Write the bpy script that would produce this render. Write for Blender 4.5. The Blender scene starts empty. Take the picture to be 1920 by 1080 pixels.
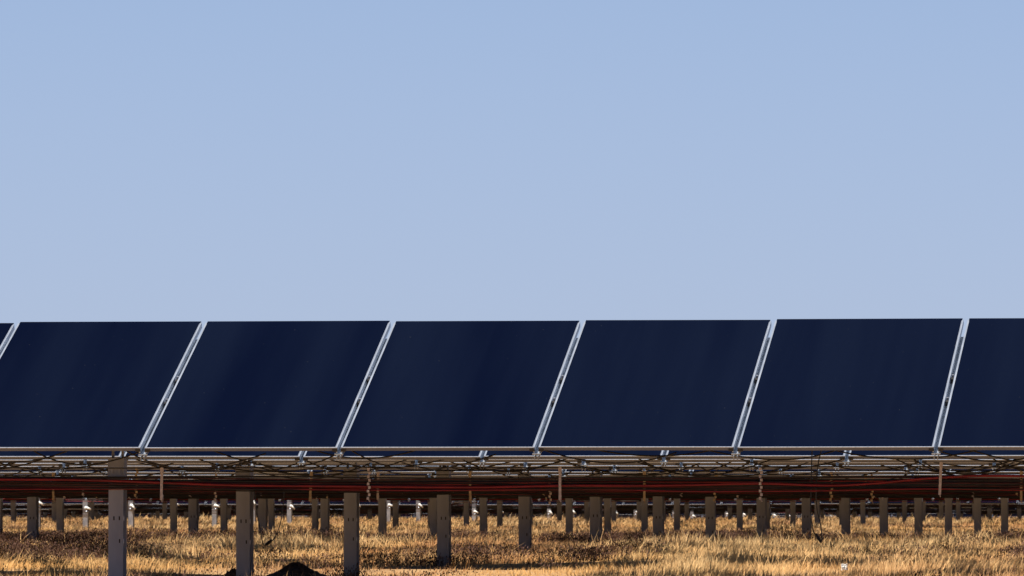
import bpy, math, random
import numpy as np
from mathutils import Vector, Matrix
random.seed(7); rng = np.random.default_rng(11)
S = bpy.context.scene
COL = S.collection
rad = math.radians

# ------------------------------------------------------------------ camera, sky, sun, exposure
F = 15600.0                                  # focal length in px of the 1920 px wide photo
YAW = math.atan(2171 / F); PITCH = math.atan(425 / F)
CAMZ = 0.60
cam_d = bpy.data.cameras.new('camera'); cam = bpy.data.objects.new('camera', cam_d); COL.objects.link(cam)
cam_d.sensor_width = 36.0; cam_d.lens = 36.0 * F / 1920
cam_d.clip_start = 0.5; cam_d.clip_end = 9000
cam.location = (0, 0, CAMZ); cam.rotation_euler = (math.pi / 2 + PITCH, 0, YAW)
cam_d.dof.use_dof = True; cam_d.dof.focus_distance = 51.0; cam_d.dof.aperture_fstop = 38
S.camera = cam

SUN = Vector((-0.44, -0.26, 0.87)).normalized()      # towards the sun: left of, and behind, the camera
sun_d = bpy.data.lights.new('sun', 'SUN'); sun = bpy.data.objects.new('sun', sun_d); COL.objects.link(sun)
sun_d.energy = 5.0; sun_d.angle = rad(0.53); sun_d.color = (1.0, 0.93, 0.83)
sun.rotation_euler = SUN.to_track_quat('Z', 'Y').to_euler(); sun.location = (0, 0, 30)
W = bpy.data.worlds.new('World'); S.world = W; W.use_nodes = True
nt = W.node_tree; bg = nt.nodes['Background']
sky = nt.nodes.new('ShaderNodeTexSky'); sky.sky_type = 'NISHITA'; sky.sun_disc = False
sky.sun_elevation = math.asin(SUN.z); sky.sun_rotation = math.atan2(SUN.x, SUN.y)
sky.altitude = 2600; sky.air_density = 0.6; sky.dust_density = 0.0; sky.ozone_density = 1.0
bg.inputs[1].default_value = 0.0525
# pale lavender haze low over the horizon, thinning out with elevation
tcw = nt.nodes.new('ShaderNodeTexCoord'); sx = nt.nodes.new('ShaderNodeSeparateXYZ'); mr = nt.nodes.new('ShaderNodeMapRange')
mr.interpolation_type = 'SMOOTHSTEP'; mr.inputs[1].default_value = 0.005; mr.inputs[2].default_value = 0.20; mr.inputs[3].default_value = .88; mr.inputs[4].default_value = 0
hz = nt.nodes.new('ShaderNodeMixRGB')
m2 = nt.nodes.new('ShaderNodeMapRange'); m2.inputs[1].default_value = 0.015; m2.inputs[2].default_value = 0.07
hc = nt.nodes.new('ShaderNodeMixRGB'); hc.inputs[1].default_value = (5.15, 6.10, 8.25, 1); hc.inputs[2].default_value = (4.62, 6.15, 9.3, 1)
nt.links.new(sx.outputs[2], m2.inputs[0]); nt.links.new(m2.outputs[0], hc.inputs[0]); nt.links.new(hc.outputs[0], hz.inputs[2])
nt.links.new(tcw.outputs['Generated'], sx.inputs[0]); nt.links.new(sx.outputs[2], mr.inputs[0]); nt.links.new(mr.outputs[0], hz.inputs[0])
nt.links.new(sky.outputs[0], hz.inputs[1]); nt.links.new(hz.outputs[0], bg.inputs[0])
S.view_settings.view_transform = 'Standard'; S.view_settings.look = 'None'
S.view_settings.gamma = 1; S.view_settings.exposure = 0.70
S.cycles.use_denoising = True
S.cycles.max_bounces = 8

# ------------------------------------------------------------------ geometry of the view
R = cam.rotation_euler.to_matrix()
def ray(px, py):
    d = R @ Vector(((px - 960) / F, -(py - 540) / F, -1.0)); return d
def atY(px, py, Y):
    d = ray(px, py); t = Y / d.y; return Vector((d.x * t, Y, CAMZ + d.z * t))

TILT = math.atan2(0.814, 2.15); SLOPE = 2.299; DEPTH = SLOPE * math.cos(TILT); RISE = SLOPE * math.sin(TILT)
HALF = DEPTH / 2
YE1 = 49.5
PW = (atY(1753, 838, YE1).x - atY(265, 838, YE1).x) / 4        # module pitch
PITCHY = (YE1 + HALF) / 11.0                                   # row pitch
GAP = 0.025; MW = PW - GAP
EDGE = {11: 838.5, 12: 855.5, 13: 862, 14: 867.5, 15: 873.5, 16: 876.0, 17: 884.5, 18: 890.5, 19: 893, 20: 896, 21: 898.5, 22: 902}
def lerp_table(n, T):
    ks = sorted(T)
    if n <= ks[0]: return T[ks[0]]
    for a, b in zip(ks, ks[1:]):
        if n <= b: return T[a] + (T[b] - T[a]) * (n - a) / (b - a)
    return T[ks[-1]]
RE = {22: .40, 33: .37, 36: .42, 42: .42, 45: .29, 50: .25, 60: .20, 66: .02, 70: -.35, 76: -.75, 80: -.9, 200: -1.5}
def edge_z(n):
    Y = n * PITCHY - HALF
    if n in EDGE: return atY(1000, EDGE[n], Y).z
    return CAMZ + lerp_table(n, RE) + (0.035 if n > 24 else .01) * math.sin(n * 2.4) + .02 * math.sin(n * 5.1)
GZ = {0: -.54, 9: -.58, 11: -.57, 12: -.54, 13: -.475, 14: -.415, 15: -.367, 16: -.335, 17: -.315, 18: -.33, 20: -.355, 24: -.365,
      33: -.30, 40: -.225, 50: -.19, 57: -.20, 62: -.33, 68: -.65, 75: -1.1, 90: -1.8, 200: -3.5, 1000: -6}
GK = np.array(sorted(GZ), float); GV = np.array([GZ[k] for k in sorted(GZ)])
def ground_np(x, y):
    n = y / PITCHY
    z = CAMZ + np.interp(n, GK, GV)
    z = z + 0.018 * np.sin(x * 0.9 + y * 0.31) + 0.014 * np.sin(x * 0.37 - y * 0.53 + 1.3) + 0.008 * np.sin(x * 2.9 + y * 1.1)
    return z
def ground(x, y): return float(ground_np(np.array([x]), np.array([y]))[0])

# ------------------------------------------------------------------ materials
def mat(name, color, rough=.6, metal=0., spec=None):
    m = bpy.data.materials.new(name); m.use_nodes = True
    b = m.node_tree.nodes['Principled BSDF']
    b.inputs['Base Color'].default_value = (*color, 1); b.inputs['Roughness'].default_value = rough
    b.inputs['Metallic'].default_value = metal
    if spec is not None: b.inputs['Specular IOR Level'].default_value = spec
    return m
def noise_mix(m, c1, c2, scale, detail=3, lo=.35, hi=.65, stretch=None, coord='Object', rough=None):
    t = m.node_tree; b = t.nodes['Principled BSDF']
    tc = t.nodes.new('ShaderNodeTexCoord'); mp = t.nodes.new('ShaderNodeMapping'); nz = t.nodes.new('ShaderNodeTexNoise')
    if stretch: mp.inputs['Scale'].default_value = stretch
    nz.inputs['Scale'].default_value = scale; nz.inputs['Detail'].default_value = detail
    rp = t.nodes.new('ShaderNodeValToRGB')
    rp.color_ramp.elements[0].position = lo; rp.color_ramp.elements[1].position = hi
    rp.color_ramp.elements[0].color = (*c1, 1); rp.color_ramp.elements[1].color = (*c2, 1)
    t.links.new(tc.outputs[coord], mp.inputs[0]); t.links.new(mp.outputs[0], nz.inputs[0])
    t.links.new(nz.outputs[0], rp.inputs[0]); t.links.new(rp.outputs[0], b.inputs['Base Color'])
    if rough:
        mr = t.nodes.new('ShaderNodeMapRange'); mr.inputs[3].default_value = rough[0]; mr.inputs[4].default_value = rough[1]
        t.links.new(nz.outputs[0], mr.inputs[0]); t.links.new(mr.outputs[0], b.inputs['Roughness'])
    return nz, rp
M = {}
# thin film module glass: dark blue, fine streaks running up the slope, specks of dust
g = mat('module_glass', (.006, .012, .034), .12, 0, .05)
t = g.node_tree; b = t.nodes['Principled BSDF']
tc = t.nodes.new('ShaderNodeTexCoord'); oi = t.nodes.new('ShaderNodeObjectInfo')
ad = t.nodes.new('ShaderNodeVectorMath'); ad.operation = 'ADD'
sc_ = t.nodes.new('ShaderNodeVectorMath'); sc_.operation = 'SCALE'; sc_.inputs['Scale'].default_value = 1.0
t.links.new(oi.outputs['Location'], sc_.inputs[0])
t.links.new(tc.outputs['Object'], ad.inputs[0]); t.links.new(sc_.outputs[0], ad.inputs[1])
mp = t.nodes.new('ShaderNodeMapping'); mp.inputs['Scale'].default_value = (2.2, .13, 1); mp.inputs['Rotation'].default_value = (0, 0, rad(-4))
t.links.new(ad.outputs[0], mp.inputs[0])
n1 = t.nodes.new('ShaderNodeTexNoise'); n1.inputs['Scale'].default_value = 1.0; n1.inputs['Detail'].default_value = 4
t.links.new(mp.outputs[0], n1.inputs[0])
rp = t.nodes.new('ShaderNodeValToRGB')
rp.color_ramp.elements[0].position = .33; rp.color_ramp.elements[0].color = (.0008, .0018, .0100, 1)
rp.color_ramp.elements[1].position = .66; rp.color_ramp.elements[1].color = (.0029, .0051, .0156, 1)
t.links.new(n1.outputs[0], rp.inputs[0])
n2 = t.nodes.new('ShaderNodeTexNoise'); n2.inputs['Scale'].default_value = 45; n2.inputs['Detail'].default_value = 2
t.links.new(ad.outputs[0], n2.inputs[0])
r2 = t.nodes.new('ShaderNodeValToRGB'); r2.color_ramp.elements[0].position = .76; r2.color_ramp.elements[1].position = .80
t.links.new(n2.outputs[0], r2.inputs[0])
mx = t.nodes.new('ShaderNodeMixRGB'); mx.inputs[2].default_value = (.03, .032, .036, 1)
t.links.new(r2.outputs[0], mx.inputs[0]); t.links.new(rp.outputs[0], mx.inputs[1]); t.links.new(mx.outputs[0], b.inputs['Base Color'])
M['glass'] = g
M['alu'] = mat('anodised_aluminium', (.62, .66, .72), .38, .55); noise_mix(M['alu'], (.40, .46, .56), (.56, .62, .73), 9, stretch=(6, .6, 6))
M['alu_front_shaded'] = mat('shaded_front_frame_aluminium', (.55, .50, .47), .42, .35); noise_mix(M['alu_front_shaded'], (.085, .095, .124), (.135, .148, .187), 3, stretch=(1, 8, 8))  # shade on the frame's front face, put into a darker aluminium
M['rail'] = mat('galvanised_rail', (.33, .37, .42), .45, .5); noise_mix(M['rail'], (.26, .30, .34), (.42, .46, .52), 14)
M['steel'] = mat('weathered_galvanised_steel', (.15, .135, .14), .62, .15)
noise_mix(M['steel'], (.215, .232, .285), (.31, .33, .395), 7, 6, stretch=(1, 1, .35), rough=(.5, .75))
M['tube'] = mat('torque_tube_steel', (.22, .21, .21), .5, .4); noise_mix(M['tube'], (.17, .16, .16), (.26, .25, .25), 5)
M['bright'] = mat('bright_and_sunlit_galvanised_steel', (.42, .44, .50), .38, .6); noise_mix(M['bright'], (.34, .36, .42), (.52, .54, .60), 9)  # lighter steel for fittings; on drive posts sunlight is put into the colour
M['box'] = mat('white_gearbox_paint', (.82, .82, .80), .35); noise_mix(M['box'], (.74, .74, .72), (.86, .86, .84), 12)
M['black'] = mat('black_cable_jacket', (.012, .011, .011), .45); noise_mix(M['black'], (.008, .007, .007), (.020, .018, .018), 20)
M['red'] = mat('red_cable_jacket', (.42, .018, .022), .45); noise_mix(M['red'], (.16, .008, .012), (.27, .013, .019), 6)
M['maroon'] = mat('dark_red_cable_jacket', (.055, .006, .008), .5); noise_mix(M['maroon'], (.035, .005, .006), (.075, .008, .010), 8)
M['cap'] = mat('black_corner_cap', (.015, .013, .013), .6)
M['strap'] = mat('pale_plastic_strap', (.52, .45, .45), .6); noise_mix(M['strap'], (.42, .36, .35), (.62, .55, .55), 40)
M['strap2'] = mat('tan_plastic_strap', (.42, .33, .21), .6); noise_mix(M['strap2'], (.34, .25, .15), (.50, .40, .28), 40)
M['hole'] = mat('slot_dark', (.02, .018, .018), .9)
M['back'] = mat('module_backsheet', (.05, .05, .055), .7)
M['soil'] = mat('dark_soil', (.045, .030, .022), .95); noise_mix(M['soil'], (.035, .022, .017), (.11, .07, .05), 30, 6)
M['paper'] = mat('white_litter', (.8, .8, .78), .7)

gm = mat('dry_ground', (.2, .13, .07), .95); nz, rp = noise_mix(gm, (.26, .15, .07), (.46, .28, .12), 1.7, 8, .3, .7)
bp = gm.node_tree.nodes.new('ShaderNodeBump'); bp.inputs['Strength'].default_value = .5; bp.inputs['Distance'].default_value = .04
gm.node_tree.links.new(nz.outputs[0], bp.inputs['Height']); gm.node_tree.links.new(bp.outputs[0], gm.node_tree.nodes['Principled BSDF'].inputs['Normal'])
M['ground'] = gm
def leaf_mat(name, transl):
    m = bpy.data.materials.new(name); m.use_nodes = True; t = m.node_tree; t.nodes.clear()
    o = t.nodes.new('ShaderNodeOutputMaterial'); d = t.nodes.new('ShaderNodeBsdfDiffuse'); tr = t.nodes.new('ShaderNodeBsdfTranslucent')
    mxs = t.nodes.new('ShaderNodeMixShader'); mxs.inputs[0].default_value = transl
    a = t.nodes.new('ShaderNodeAttribute'); a.attribute_name = 'blade_color'
    t.links.new(a.outputs['Color'], d.inputs[0]); t.links.new(a.outputs['Color'], tr.inputs[0])
    t.links.new(d.outputs[0], mxs.inputs[1]); t.links.new(tr.outputs[0], mxs.inputs[2]); t.links.new(mxs.outputs[0], o.inputs[0])
    return m
M['grass'] = leaf_mat('dry_grass_blades', .45); M['weed'] = leaf_mat('seedhead_weeds', .15)

# ------------------------------------------------------------------ mesh helpers
class MB:
    def __init__(s): s.v = []; s.f = []; s.m = []
    def box(s, x0, x1, y0, y1, z0, z1, mi=0, T=None):
        k = len(s.v)
        P = [Vector(p) for p in ((x0,y0,z0),(x1,y0,z0),(x1,y1,z0),(x0,y1,z0),(x0,y0,z1),(x1,y0,z1),(x1,y1,z1),(x0,y1,z1))]
        if T: P = [T @ p for p in P]
        s.v += [tuple(p) for p in P]
        for q in ((0,3,2,1),(4,5,6,7),(0,1,5,4),(1,2,6,5),(2,3,7,6),(3,0,4,7)): s.f.append(tuple(k + i for i in q)); s.m.append(mi)
    def poly_extrude(s, prof, z0, z1, mi=0):       # closed CCW outline in XY
        k = len(s.v); n = len(prof)
        s.v += [(x, y, z0) for x, y in prof] + [(x, y, z1) for x, y in prof]
        for i in range(n): s.f.append((k + i, k + (i + 1) % n, k + n + (i + 1) % n, k + n + i)); s.m.append(mi)
        s.f.append(tuple(k + n + i for i in range(n))); s.m.append(mi)
        s.f.append(tuple(k + n - 1 - i for i in range(n))); s.m.append(mi)
    def tube(s, pts, r, sides=6, mi=0, caps=True):
        pts = [Vector(p) for p in pts]; k = len(s.v); n = len(pts)
        for i, p in enumerate(pts):
            d = (pts[min(i + 1, n - 1)] - pts[max(i - 1, 0)]).normalized()
            up = Vector((0, 1, 0)) if abs(d.y) < .9 else Vector((1, 0, 0))
            a = d.cross(up).normalized(); b = d.cross(a)
            rr = r[i] if isinstance(r, (list, tuple)) else r
            for j in range(sides):
                t = 2 * math.pi * j / sides; s.v.append(tuple(p + a * (rr * math.cos(t)) + b * (rr * math.sin(t))))
        for i in range(n - 1):
            for j in range(sides):
                j2 = (j + 1) % sides
                s.f.append((k + i * sides + j, k + i * sides + j2, k + (i + 1) * sides + j2, k + (i + 1) * sides + j)); s.m.append(mi)
        if caps:
            s.f.append(tuple(k + j for j in range(sides))[::-1]); s.m.append(mi)
            s.f.append(tuple(k + (n - 1) * sides + j for j in range(sides))); s.m.append(mi)
    def mesh(s, name, mats, smooth=False):
        me = bpy.data.meshes.new(name); me.from_pydata(s.v, [], s.f)
        for m in mats: me.materials.append(m)
        if len(mats) > 1: me.polygons.foreach_set('material_index', s.m)
        if smooth: me.polygons.foreach_set('use_smooth', [True] * len(s.f))
        me.update(); return me
def link(name, data, parent=None, loc=None, rot=None):
    o = bpy.data.objects.new(name, data); COL.objects.link(o); o.parent = parent
    if loc is not None: o.location = loc
    if rot is not None: o.rotation_euler = rot
    return o
def tag(o, label=None, cat=None, group=None, kind=None):
    if label: o['label'] = label
    if cat: o['category'] = cat
    if group: o['group'] = group
    if kind: o['kind'] = kind
    return o

# ------------------------------------------------------------------ ground
ys = np.concatenate([np.linspace(-60, 30, 19), np.arange(31, 420, 1.5), np.geomspace(425, 7500, 40)])
xs = np.concatenate([-np.geomspace(5000, 95, 16), np.arange(-90, 31, 1.5), np.geomspace(35, 5000, 16)])
X, Yg = np.meshgrid(xs, ys); Z = ground_np(X, Yg)
vs = np.stack([X, Yg, Z], -1).reshape(-1, 3); nx = len(xs)
idx = np.arange(len(vs)).reshape(len(ys), nx)
fs = np.stack([idx[:-1, :-1], idx[:-1, 1:], idx[1:, 1:], idx[1:, :-1]], -1).reshape(-1, 4)
me = bpy.data.meshes.new('ground'); me.from_pydata(vs.tolist(), [], fs.tolist()); me.materials.append(M['ground'])
me.polygons.foreach_set('use_smooth', [True] * len(fs)); me.update()
tag(link('ground', me), kind='structure')

# ------------------------------------------------------------------ prototypes (meshes shared by all copies)
# panel frame coordinates: x along the row, y up the slope, z normal; origin at the lower edge, centre
LIP = .0084; FD = .022; GT = .004
def glass_mb(mi=0, mb=None):
    mb = mb or MB()
    mb.box(-MW/2 + LIP, MW/2 - LIP, LIP, SLOPE, -.008, -.0015, mi)
    return mb
def frame_mb(side=0, front=1, cap=2, mb=None):
    mb = mb or MB()
    for s in (-1, 1):
        a, b_ = sorted((s * MW / 2, s * (MW / 2 - LIP)))
        mb.box(a, b_, .0, SLOPE - .03, -FD - .012, 0, side)
        # fine groove line along the lip
        g0, g1 = sorted((s * (MW / 2 - LIP), s * (MW / 2 - LIP - .003)))
        mb.box(g0, g1, LIP, SLOPE - .05, -.006, .0012, side)
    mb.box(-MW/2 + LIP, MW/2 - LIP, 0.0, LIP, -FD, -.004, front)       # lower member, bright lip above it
    mb.box(-MW/2 + LIP, MW/2 - LIP, -.0015, LIP, -.004, 0, side)
    mb.box(-MW/2 + .1, MW/2 - .1, SLOPE - .10, SLOPE - .06, -FD - .01, -.010, side)
    for s in (-1, 1):
        a, b_ = sorted((s * (MW / 2 + .001), s * (MW / 2 - .030)))
        mb.box(a, b_, -.006, .010, -FD - .004, -.006, cap)
    return mb
ME_glass = glass_mb().mesh('solar_panel', [M['glass']])
ME_frame = frame_mb().mesh('frame', [M['alu'], M['alu_front_shaded'], M['cap']])
cm = MB(); glass_mb(0, cm); frame_mb(1, 2, 3, cm)
ME_panel_far = cm.mesh('solar_panel', [M['glass'], M['alu'], M['alu_front_shaded'], M['cap']])
rb = MB()                                               # hat rail under each seam
rb.box(-.026, .026, -.012, SLOPE * .90, -FD - .024, -FD - .016)
for s in (-1, 1): rb.box(*sorted((s * .0085, s * .0125)), -.034, SLOPE * .90, -FD - .05, -FD - .024)
ME_rail = rb.mesh('mounting_rail', [M['rail']])
kb = MB(); kb.box(-.008, .008, 0, .034, -FD - .016, -.010, 0); kb.box(-.007, .007, .052, .064, -FD - .016, -.002, 1)
ME_clamp = kb.mesh('clamp', [M['cap'], M['bright']])

def post_mesh(mat_key, H, pw=.092, pd=.14, slots=True):
    mb = MB(); w = pw / 2; tt = .006
    # H-section pile: front flange, web, rear flange
    prof = [(-w, 0), (w, 0), (w, tt), (.003, tt), (.003, pd - tt), (w, pd - tt), (w, pd), (-w, pd), (-w, pd - tt), (-.003, pd - tt), (-.003, tt), (-w, tt)]
    mb.poly_extrude(prof, -H, 0, 0)
    if slots:
        for z, xx in ((-.365, (-.012, .022)), (-.505, (.024,)), (-.80, (-.02,))):
            for x in xx: mb.box(x - .004, x + .004, -.0012, .001, z - .012, z + .012, 1)
            mb.box(w - .004, w + .004, .004, .012, z - .014, z + .012, 2)
    return mb.mesh('post', [M[mat_key], M['hole'], M['bright']])
def bracket_mesh():
    mb = MB()
    mb.box(-.05, .05, -.006, -.0005, -.15, 0); mb.box(-.05, -.044, -.0005, .12, -.15, 0); mb.box(.0435, .0495, -.0005, .12, -.15, 0)
    mb.box(-.05, .05, -.006, .15, 0, .006)
    for s in (-1, 1): mb.box(-.006 + s * .03, .006 + s * .03, .05, .09, .006, .36)     # arms carrying the torque tube
    mb.box(-.03, -.018, -.016, -.006, -.09, -.06); mb.box(-.03, -.018, -.016, -.006, -.15, -.12)
    mb.box(.018, .03, -.016, -.006, -.09, -.06)
    return mb.mesh('mounting_bracket', [M['steel']])
ME_bracket = bracket_mesh()
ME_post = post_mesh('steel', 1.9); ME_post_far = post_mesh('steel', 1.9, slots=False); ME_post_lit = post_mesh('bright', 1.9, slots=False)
# slew drive gearbox: round housing with a motor angled off to the right
gb = MB()
gb.tube([(0, -.10, 0), (0, -.04, 0)], .045, 12, 0); gb.tube([(.0, -.08, .02), (.07, -.09, -.035), (.11, -.09, -.07)], [.026, .024, .02], 10, 0)
gb.box(-.035, .01, -.10, -.02, -.12, -.07, 1)
ME_gear = gb.mesh('drive_gearbox', [M['box'], M['bright']], True)

def lead_mesh(span, sag, skew, r=.0048):
    mb = MB(); pts = []
    for i in range(15):
        t = i / 14; s = 4 * t * (1 - t); pts.append((span * t, .02 * math.sin(t * 5), -sag * s * (1 + skew * (t - .5)) + skew * .01 * t))
    mb.tube(pts, r, 5); return mb.mesh('lead_cable', [M['black']], True)
LEADS = [lead_mesh(random.uniform(.75, 1.15), random.uniform(.075, .125), random.uniform(-.6, .6)) for _ in range(10)]
def hanger_mesh(kind):
    mb = MB(); L = .20
    if kind == 0:
        mb.box(-.008, .008, 0, .004, -L, 0); mb.box(-.010, .010, -.002, .006, -.030, -.002)
        mb.tube([(0, .002, -L), (.004, .015, -L - .012), (0, .05, -L - .010), (-.004, .09, -L + .03)], .003, 5)
    else:
        for i in range(9):
            z = -i * L / 9 - .004; dx = (.0035 if i % 2 else -.0035)
            mb.box(dx - .0075, dx + .0075, (i % 2) * .003, .005 + (i % 2) * .003, z - .017, z)
        mb.tube([(0, .002, -L), (.006, .02, -L - .01), (0, .06, -L)], .003, 5)
    return mb
HANG = {(k, m): hanger_mesh(k).mesh('hanger', [M[m]]) for k in (0, 1) for m in ('strap', 'strap2')}

# ------------------------------------------------------------------ rows
SEAM_PX = {11: 267, 12: 228, 13: 1094, 14: 985, 15: 880, 16: 700, 17: 1056, 18: 1030}
COLK = [.563, 2.068, 3.570, 5.07]                      # post columns, in row pitches
DRIVEK = 6.33; COLK2 = [7.83, 9.33, 10.83, 12.33]
def colX(K): return -K * PITCHY + .014
LAST = 76
near_names = {
 11: ('nearest solar panel row, tilted dark blue glass filling the width of the picture', ),
 12: ('second solar panel row, a dark blue strip just under the nearest row', ),
 13: ('third solar panel row, thin beige edge below the blue strip of the second', ),
 14: ('fourth solar panel row, beige frame edge just below the third row', ),
 15: ('fifth solar panel row, beige frame edge above the lower blue strip', ),
 16: ('sixth solar panel row, nearly hidden between the fifth row and lower blue strip', ),
 17: ('seventh solar panel row, the lower dark blue strip crossed by drooping cables', ),
 18: ('eighth solar panel row, dim frame line just above the red cables', )}
ROWG = 'rows of tilted solar panels one behind another'
rand = random.Random(5)
for n in range(11, LAST + 1):
    Yc = n * PITCHY; Ye = Yc - HALF; ze = edge_z(n)
    xl = atY(0, 860, Ye).x; xr = atY(1920, 860, Ye).x
    m_extra = 4.0 if n < 20 else 5.0
    root = bpy.data.objects.new('solar_panel_row', None); COL.objects.link(root)
    xm = (xl + xr) / 2
    root.location = (xm, Yc, ground(xm, Yc)); root.empty_display_size = .3
    lab = near_names[n][0] if n in near_names else (
        'far solar panel row, a dim line behind the hanging red and black cables' if n < 33 else
        'distant solar panel row standing on one sunlit pale drive post' if n <= 60 else
        'farthest low solar panel row, a dark strip along the horizon behind the posts')
    tag(root, lab, 'solar panel row', ROWG)
    def loc(x, y, z): return (x - root.location.x, y - root.location.y, z - root.location.z)
    near = n <= 18
    seam0 = atY(SEAM_PX[n], 850, Ye).x if n in SEAM_PX else rand.uniform(0, PW)
    i0 = math.floor((xl - m_extra - seam0) / PW); i1 = math.ceil((xr + m_extra - seam0) / PW)
    xd = colX(DRIVEK) - .15
    spans = []
    for i in range(i0, i1):
        xs_ = seam0 + i * PW
        if n > 20:                                       # opening left over the drive post
            if xs_ + PW / 2 < xd: xc = None
            k = round((xs_ + PW / 2 - xd) / PW - .0)
        spans.append(xs_ + PW / 2)
    if n > 20:                                           # shift modules apart so that a gap of 0.7 m sits over the drive post
        nl = [x for x in spans if x < xd]; nr = [x for x in spans if x >= xd]
        if nl:
            sl = (xd - .36) - (max(nl) + PW / 2); nl = [x + sl for x in nl]
        if nr and nl or (nr and min(nr) - xd < PW * 1.5):
            sr = (xd + .36) - (min(nr) - PW / 2); nr = [x + sr for x in nr]
        spans = nl + nr
    wa = 0 if n < 24 else .018 if n < 36 else .035; wp = rand.uniform(0, 6); wk = rand.uniform(.12, .3); ws = rand.uniform(-.002, .002) if n > 24 else 0
    for k, xc in enumerate(spans):
        jz = rand.uniform(-.003, .003); jt = rand.uniform(-.0016, .0016); jr = rand.uniform(-.0012, .0012)
        jz += wa * math.sin(xc * wk + wp) + ws * (xc - xm)
        if n == 11:                                      # top line of the nearest row climbs a little to the right
            pxc = (xc - xl) / (xr - xl)
            jz = .001 * math.sin(k * 2.1); jt = {0: 0, 1: 0}.get(k, 0) + .0015 * math.sin(k * 1.7) + .002 * (pxc - .5)
        rot = (TILT + jt, jr, rand.uniform(-.0007, .0007))
        xc += rand.uniform(-.002, .002)
        p = link('solar_panel', ME_glass if near else ME_panel_far, root, loc(xc, Ye, ze + jz), rot)
        if near: link('frame', ME_frame, p)
        if n <= 40:
            r_ = link('mounting_rail', ME_rail, root, loc(xc - PW / 2, Ye, ze + jz), (TILT, 0, 0))
            if n <= 12:
                for v in (.46, .64):
                    link('clamp', ME_clamp, r_, (0, (1 - v) * SLOPE * .98, 0))
    xa, xb = min(spans) - PW / 2, max(spans) + PW / 2
    zt = ze + RISE / 2 - .13
    tb = MB(); tb.tube([(xa - xm, 0, 0), (xb - xm, 0, 0)], .055, 8 if near else 6)
    link('torque_tube', tb.mesh('torque_tube', [M['tube']], near), root, loc(xm, Yc, zt))
    cols = [colX(K) for K in COLK + COLK2]
    for xcol in cols:
        if xl - m_extra < xcol < xr + m_extra:
            jx = rand.uniform(-.02, .02) if n > 14 else 0
            po = link('post', ME_post if n <= 20 else ME_post_far, root, loc(xcol + jx, Yc - .07, ze - .062), (rand.uniform(-.004, .004), rand.uniform(-.006, .006), rand.uniform(-.03, .03)))
            link('mounting_bracket', ME_bracket, po, (0, 0, 0))
    if n > 20:
        xcol = colX(DRIVEK)
        if xl - m_extra < xcol < xr + m_extra:
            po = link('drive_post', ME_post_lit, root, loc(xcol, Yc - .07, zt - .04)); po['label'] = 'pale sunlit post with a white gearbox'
            link('drive_gearbox', ME_gear, po, (.04, 0, -.44 + rand.uniform(-.02, .02)), (0, rand.uniform(-.3, .3), rand.uniform(-.3, .3))).scale = (.75, .75, .75)
    # module leads drooping below the edge
    if n <= 24 or 27 <= n <= 50:
        for xc in spans:
            if not (xl - 1.5 < xc < xr + 1.5): continue
            for q in range(2 if n <= 13 or n > 36 else 1):
                if n > 14 and rand.random() < .35: continue
                me_ = rand.choice(LEADS)
                zoff = rand.uniform(-.012, .012)
                link('lead_cable', me_, root, loc(xc - PW / 2 + rand.uniform(-.35, .45), Ye + rand.uniform(.35, .8), ze + .004 + zoff), (0, rand.uniform(-.05, .05), 0))

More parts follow.
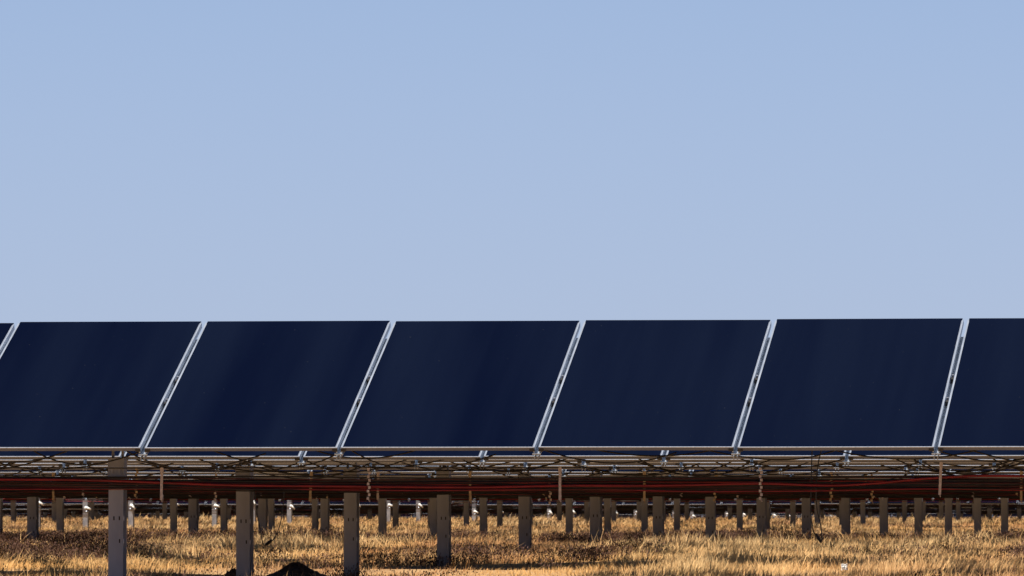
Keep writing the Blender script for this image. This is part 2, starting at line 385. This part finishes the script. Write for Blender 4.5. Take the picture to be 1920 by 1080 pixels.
# ------------------------------------------------------------------ cable bundles hung in front of the posts, one per row
BG = 'cable bundles hung under the solar panel rows'
redpath = [(-200, 899), (0, 899), (150, 899.5), (250, 903), (330, 906), (420, 910), (600, 911.5), (860, 914), (960, 913), (1050, 910), (1200, 911), (1330, 909),
           (1428, 905), (1530, 911), (1600, 911), (1680, 902), (1760, 895), (1850, 890.5), (1920, 893), (2200, 900)]
redpath2 = [(-200, 917), (0, 917.5), (400, 916), (800, 920), (1100, 917), (1300, 922), (1500, 921), (1750, 916), (1920, 919), (2200, 917)]
for n in range(11, 77):
    Yc = n * PITCHY; Yb = Yc - .13; ze = edge_z(n)
    base = CAMZ + .235 if n < 17 else (min(CAMZ + .25, ze - .12) if n < 21 else ze - lerp_table(n, {21: .11, 25: .04, 36: .03, 40: .0, 46: .02, 76: .03}))
    H = lerp_table(n, {11: .082, 18: .075, 24: .045, 30: .03, 38: .04, 42: .10, 76: .14})
    xl = atY(0, 900, Yb).x - 3.6; xr = atY(1920, 900, Yb).x + 3.6
    xm = (xl + xr) / 2
    root = bpy.data.objects.new('cable_bundle', None); COL.objects.link(root); root.location = (xm, Yb, base - .05); root.empty_display_size = .2
    ordn = {11: 'nearest', 12: 'second', 13: 'third', 14: 'fourth', 15: 'fifth', 16: 'sixth'}
    if n == 11: lab = 'hanging bundle of black cables with a wavy bright red cable, crossing the nearest post'
    elif n in ordn: lab = 'hanging cable bundle under the %s solar panel row, crossing that row\'s grey posts' % ordn[n]
    elif n < 33: lab = 'far hanging cable bundle lost in the dark band between front cables and sunlit grass'
    else: lab = 'distant thin cable bundle in the dark strip just above the grass horizon'
    tag(root, lab, 'cable bundle', BG)
    step = .12 if n < 16 else .35 if n < 30 else 1.2
    N = max(4, int((xr - xl) / step)); gx = [xl + (xr - xl) * i / N for i in range(N + 1)]
    ph = rand.uniform(0, 6)
    def wav(x, a, k): return a * math.sin(x * 1.3 + ph + k) + a * .6 * math.sin(x * 2.9 + k * 2 + ph)
    nb = 9 if n < 20 else 4
    for c in range(nb):
        mb = MB(); rr = (.0043 if n < 20 else .0060) * rand.uniform(.8, 1.15)
        zz = base - .006 - (H - .01) * c / (nb - 1)
        dy = rand.uniform(-.012, .012)
        mb.tube([(x - xm, dy + wav(x, .004, c), zz - root.location.z + wav(x, .0045, c * .9)) for x in gx], rr, 6 if n < 18 else 4)
        if c % 3 == 1: link('dark_red_cable', mb.mesh('dark_red_cable', [M['maroon']], True), root)
        else: link('black_cable', mb.mesh('black_cable', [M['black']], True), root)
    if n < 33 or n % 3 == 0:
        if n == 11:
            for path, dy, rr in ((redpath, -.025, .0080), (redpath2, .004, .0045)):
                pts = []
                px_ = np.arange(-200, 2201, 20.)
                py_ = np.interp(px_, [a for a, _ in path], [b_ for _, b_ in path])
                py_ = np.convolve(np.pad(py_, 3, 'edge'), np.ones(7) / 7, 'valid')
                for a, b_ in zip(px_, py_):
                    P = atY(a, b_, Yb + dy); pts.append((P.x - xm, dy, P.z - root.location.z))
                mb = MB(); mb.tube([(a_, b2 + (.0 if path is redpath else .022 * math.sin(a_ * 2.3)), c_) for a_, b2, c_ in pts], rr, 8); link('red_cable', mb.mesh('red_cable', [M['red']], True), root)
        else:
            for q in range(2 if n < 18 or n > 30 else 1):
                mb = MB(); zz = base - .02 - .035 * q + rand.uniform(-.01, .01)
                mb.tube([(x - xm, -.026, zz - root.location.z + wav(x, .009, 7 + q)) for x in gx], .0048, 5)
                link('red_cable', mb.mesh('red_cable', [M['red']], True), root)
    # messenger wire and hangers
    if n < 26:
        mb = MB(); mb.tube([(x - xm, -.01, base + .055 - root.location.z + .004 * math.sin(x * 2.2)) for x in gx], .0035, 5)
        link('messenger_wire', mb.mesh('messenger_wire', [M['black']], True), root)
        if n == 11: hx = [(-70, 0, 'strap'), (306, 0, 'strap'), (694, 1, 'strap'), (1052, 0, 'strap'), (1428, 1, 'strap'), (1766, 0, 'strap'), (2100, 0, 'strap')]
        elif n == 12: hx = [(-60, 1, 'strap2'), (259, 1, 'strap2'), (586, 0, 'strap2'), (883, 0, 'strap2'), (1210, 0, 'strap2'), (1561, 1, 'strap2'), (1916, 0, 'strap2'), (2200, 0, 'strap2')]
        else:
            o_ = rand.uniform(0, 300); sp = 370 * 11 / n
            hx = [(o_ - 300 + sp * i + rand.uniform(-20, 20), rand.randint(0, 1), rand.choice(('strap', 'strap2'))) for i in range(int(2700 / sp))]
        for px_, k, mm in hx:
            P = atY(px_, 890, Yb)
            link('hanger', HANG[(k, mm)], root, (P.x - xm, -.045, base + .055 - root.location.z + (rand.uniform(-.02, .02) if n > 12 else .03 if px_ in (1766, 259) else 0)),
                 (0, rand.uniform(-.01, .06), 0)).scale = (1, 1, 1 if n < 14 else .62 if n < 20 else .45)

# ------------------------------------------------------------------ two loose loops of cable with connectors
def loop(pxpts, Y, plug, label, r=.0036):
    P = [atY(a, b_, Y) for a, b_ in pxpts]
    # Catmull-Rom smoothing
    pts = []
    for i in range(len(P) - 1):
        p0, p1, p2, p3 = P[max(i - 1, 0)], P[i], P[i + 1], P[min(i + 2, len(P) - 1)]
        for k in range(6):
            t = k / 6
            pts.append(.5 * ((2 * p1) + (p2 - p0) * t + (2 * p0 - 5 * p1 + 4 * p2 - p3) * t * t + (3 * p1 - p0 - 3 * p2 + p3) * t ** 3))
    pts.append(P[-1]); o = P[0].copy()
    mb = MB(); mb.tube([p - o for p in pts], r, 6); ob = link('loose_cable', mb.mesh('loose_cable', [M['black']], True), None, o)
    tag(ob, label, 'cable')
    a, b_ = [atY(q[0], q[1], Y - .002) for q in plug]
    mb = MB(); d = b_ - a
    mb.tube([a - o, a + d * .12 - o, a + d * .45 - o, a + d * .5 - o, a + d * .88 - o, b_ - o], [.004, .0085, .0085, .0105, .008, .004], 8)
    link('connector', mb.mesh('connector', [M['black']]), ob)
loop([(476, 905), (479, 940), (483, 968), (490, 1005), (493, 1020), (497, 1023), (504, 1020), (512, 1012), (519, 1000), (527, 975), (532, 935), (533, 905)],
     12.3 * PITCHY, ((497, 1022), (510, 1012)), 'loose black cable loop hanging down to the grass right of the second post')
loop([(1523, 835), (1521, 900), (1520, 960), (1524, 992), (1531, 1006), (1539, 1017), (1541, 1008), (1539, 985), (1533, 960), (1530, 930), (1531, 900), (1535, 865), (1541, 840)],
     11.15 * PITCHY, ((1529, 1000), (1539, 1016)), 'loose black cable loop with a dark plug dangling low, at right under the panels')

# ------------------------------------------------------------------ soil mounds and litter
def mound(px, topy, n, w, label, seed):
    r2 = random.Random(seed); Y = n * PITCHY; P = atY(px, topy, Y); gz = ground(P.x, Y); h = P.z - gz
    me = bpy.data.meshes.new('soil_mound'); v = []; f = []; NR, NA = 14, 36
    for i in range(NR + 1):
        r = i / NR
        for j in range(NA):
            a = 2 * math.pi * j / NA; rr = r * w * (1 + .12 * math.sin(3 * a + seed) + .07 * math.sin(7 * a))
            hz = h * (1 - r) ** 1.25 * (1 + .16 * r2.uniform(-1, 1)) if i else h
            if i == NR: hz = -.03
            v.append((rr * math.cos(a), .8 * rr * math.sin(a), hz))
    for i in range(NR):
        for j in range(NA):
            j2 = (j + 1) % NA; f.append((i * NA + j, (i + 1) * NA + j, (i + 1) * NA + j2, i * NA + j2))
    me.from_pydata(v, [], f); me.materials.append(M['soil']); me.update()
    tag(link('soil_mound', me, None, (P.x, Y, gz)), label, 'soil mound')
mound(556, 1054, 13.16, .30, 'dark pointed mound of bare soil in the grass between second and third posts', 3)
mound(437, 1066, 13.1, .14, 'small dark heap of soil in the grass just left of the second post', 8)
P = atY(1583, 1063, 10.6 * PITCHY); lb = MB(); rr_ = random.Random(2)
Vs = []
for i in range(7):
    for j in range(7):
        Vs.append(((i - 3) * .006 + rr_.uniform(-.002, .002), rr_.uniform(-.012, .012) + .01 * math.sin(i * 2 + j), (j - 3) * .006 + rr_.uniform(-.003, .003)))
Fs = [(i * 7 + j, (i + 1) * 7 + j, (i + 1) * 7 + j + 1, i * 7 + j + 1) for i in range(6) for j in range(6)]
me = bpy.data.meshes.new('litter'); me.from_pydata(Vs, [], Fs); me.materials.append(M['paper']); me.update()
lo = link('litter', me, None, P); sm = lo.modifiers.new('thick', 'SOLIDIFY'); sm.thickness = .002
tag(lo, 'scrap of crumpled white paper caught in the grass at lower right', 'litter')

# ------------------------------------------------------------------ grass and weeds
def noise2(x, y, seed):
    r = np.random.default_rng(seed); s = np.zeros_like(x)
    for k in range(7):
        a = r.uniform(0, 2 * np.pi); fr = r.uniform(.25, 1.0) * (1.55 ** k); p = r.uniform(0, 6.28)
        w_ = np.sin((x * np.cos(a) + y * .45 * np.sin(a)) * fr + p + 1.3 * np.sin((x * np.sin(a) - y * .45 * np.cos(a)) * fr * .7 + p * 2))
        s += w_ * .8 ** k
    return s / 2.2
pd_ = {}
def strip_points(n0, n1, dens, margin):
    Y0, Y1 = n0 * PITCHY, n1 * PITCHY
    tl = ray(0, 1000); tr = ray(1920, 1000); a = tl.x / tl.y; b_ = tr.x / tr.y
    area = (b_ - a) * (Y1 ** 2 - Y0 ** 2) / 2 + 2 * margin * (Y1 - Y0); N = int(area * dens)
    y = np.sqrt(rng.uniform(Y0 ** 2, Y1 ** 2, N)); x = rng.uniform(a * y - margin, b_ * y + margin); return x, y
def blades(x, y, h, w, lean, col, name, m, label, cat, seg=2):
    N = len(x); z = ground_np(x, y) - .01
    az = rng.uniform(0, 2 * np.pi, N); fx, fy = np.cos(az), np.sin(az)
    la = rng.uniform(0, 2 * np.pi, N); la = la * .45 + 1.6 * noise2(x * 1.7, y * .6, 91)
    lx = np.cos(la) * lean * h * .8 + .05 * h; ly = np.sin(la) * lean * h
    V = np.zeros((N, 5, 3))
    for k, (t_, ww) in enumerate(((0, 1), (0, -1), (.55, .8), (.55, -.8), (1, 0))):
        V[:, k, 0] = x + fx * w * ww / 2 + lx * t_ ** 2; V[:, k, 1] = y + fy * w * ww / 2 + ly * t_ ** 2; V[:, k, 2] = z + h * t_ * np.sqrt(np.maximum(0.2, 1 - (lean * t_) ** 2 * .4))
    return V, col
def build(name, V, col, m):
    N = len(V); me = bpy.data.meshes.new(name)
    me.vertices.add(N * 5); me.vertices.foreach_set('co', V.reshape(-1))
    base = np.arange(N) * 5
    q = np.stack([base, base + 1, base + 3, base + 2], -1); tr = np.stack([base + 2, base + 3, base + 4], -1)
    loops = np.concatenate([q.reshape(-1), tr.reshape(-1)]); me.loops.add(len(loops)); me.loops.foreach_set('vertex_index', loops)
    me.polygons.add(2 * N)
    st = np.concatenate([np.arange(N) * 4, N * 4 + np.arange(N) * 3]); tot = np.concatenate([np.full(N, 4), np.full(N, 3)])
    me.polygons.foreach_set('loop_start', st); me.polygons.foreach_set('loop_total', tot)
    ca = me.attributes.new('blade_color', 'FLOAT_COLOR', 'POINT')
    C = np.ones((N, 5, 4)); C[:, :, :3] = col[:, None, :]; ca.data.foreach_set('color', C.reshape(-1))
    me.materials.append(m); me.update(calc_edges=True); me.validate(); return me
def grass_color(x, y, blond):
    N = len(x); p = noise2(x * 1.3, y * .35, 4) * 1.3 + rng.normal(0, .35, N)
    pale = np.array([.93, .70, .38]); gold = np.array([.87, .56, .24]); rust = np.array([.66, .36, .17]); grey = np.array([.46, .30, .19])
    t1 = np.clip((p + .2) * .8, 0, 1)[:, None]; c = gold * (1 - t1) + rust * t1
    t2 = np.clip(blond * .75, 0, .85)[:, None]; c = c * (1 - t2) + pale * t2
    t3 = np.clip(1.3 * noise2(x * 1.1 + 9, y * .3, 8) + rng.normal(0, .4, N) - .5, 0, .8)[:, None]; c = c * (1 - t3) + grey * t3
    return c * rng.uniform(.65, 1.15, N)[:, None]
parts = []
edges = np.geomspace(8.6, 64, 26)
for n0, n1 in zip(edges[:-1], edges[1:]):
    nm = (n0 + n1) / 2; dens = 1250 * (9 / nm) ** 1.75; w_ = .0030 * (nm / 9) ** .95
    x, y = strip_points(n0, n1, dens, 1.8 + nm * .05); n_ = y / PITCHY; N = len(x)
    tuft = noise2(x * 3.2, y * .9, 61)                                   # tufts about 0.3 m wide
    tall = noise2(x * .9, y * .35, 21)                                   # broad drifts of longer grass
    belt = np.exp(-((n_ - 17.4 - .4 * np.sin(x * .8)) / .9) ** 2) * np.clip((x + 10.5) / 2.2 + .4, .15, 1.2)
    h = .066 + .024 * np.clip(tall, -1, 1.6) + .045 * np.clip(tuft, -.6, 1.5) + .060 * belt * (.5 + .6 * np.clip(tuft + .5, 0, 1.5))
    h = np.maximum(h, .028) * rng.uniform(.45, 1.3, N) * np.where(rng.random(N) < .05, 1.6, 1.0)
    if n0 >= 34: h *= 1.3
    pale = belt * 1.2 + .75 * np.clip(tall + .1, 0, 1) + .35 * np.clip(tuft, 0, 1)
    parts.append(blades(x, y, h, w_ * rng.uniform(.5, 1.5, N), rng.uniform(.2, 1.0, N), grass_color(x, y, pale), '', None, '', ''))
V = np.concatenate([a for a, _ in parts]); c = np.concatenate([b_ for _, b_ in parts])
g_o = link('dry_grass', build('dry_grass', V, c, M['grass'])); tag(g_o, 'golden dry grass covering the ground under the solar panels', 'grass', kind='stuff')
# dark seedhead weeds in patches: a stem and small dark flakes round its upper half
x, y = strip_points(8.8, 25, 150, 1.2); n_ = y / PITCHY
d = .95 * noise2(x * 2.4 + 4, y * .6, 57) + .6 * noise2(x * .7 + 2, y * .3, 58) + rng.normal(0, .22, len(x))
thr = np.interp(n_, [8, 12.5, 15.6, 16.6, 18.4, 19.5, 25], [.45, .40, .50, 1.1, 1.1, .50, .70])  # beyond the pale belt, dark weeds also stand in for shaded ground
keep = d > thr; x, y, d = x[keep], y[keep], (d - thr)[keep]
pts_ = []                                             # weeds crowd round the feet of the nearer posts
for n in range(11, 24):
    for K_ in COLK:
        m_ = 60; pts_.append(np.stack([colX(K_) + rng.normal(0, .10, m_), n * PITCHY + rng.normal(-.05, .14, m_)], -1))
pts_ = np.concatenate(pts_); x = np.concatenate([x, pts_[:, 0]]); y = np.concatenate([y, pts_[:, 1]]); d = np.concatenate([d, rng.uniform(-.4, .25, len(pts_))])
K = 11; N = len(x)
hs = .085 + .075 * np.clip(d, -.6, 1) + rng.uniform(0, .045, N)
Vst, cst = blades(x, y, hs, np.full(N, .003), np.full(N, .2), np.tile([.20, .13, .08], (N, 1)), '', None, '', '')
px_ = np.repeat(x, K) + rng.normal(0, .017, N * K); py_ = np.repeat(y, K) + rng.normal(0, .02, N * K)
Vf, _ = blades(px_, py_, rng.uniform(.008, .020, N * K), rng.uniform(.004, .011, N * K), rng.uniform(0, .8, N * K), None, '', None, '', '')
Vf[:, :, 2] += (np.repeat(hs, K) * rng.uniform(.25, 1.05, N * K))[:, None]
cf = np.array([.090, .054, .042]) * rng.uniform(.3, 2.2, N * K)[:, None]
w_o = link('dark_weeds', build('dark_weeds', np.concatenate([Vst, Vf]), np.concatenate([cst * rng.uniform(.6, 1.3, N)[:, None], cf]), M['weed']))
tag(w_o, 'dark brown seedhead weeds scattered in patches among the golden grass', 'weeds', kind='stuff')
print('blades', len(V), 'weeds', N, 'PW', PW, 'pitchY', PITCHY)
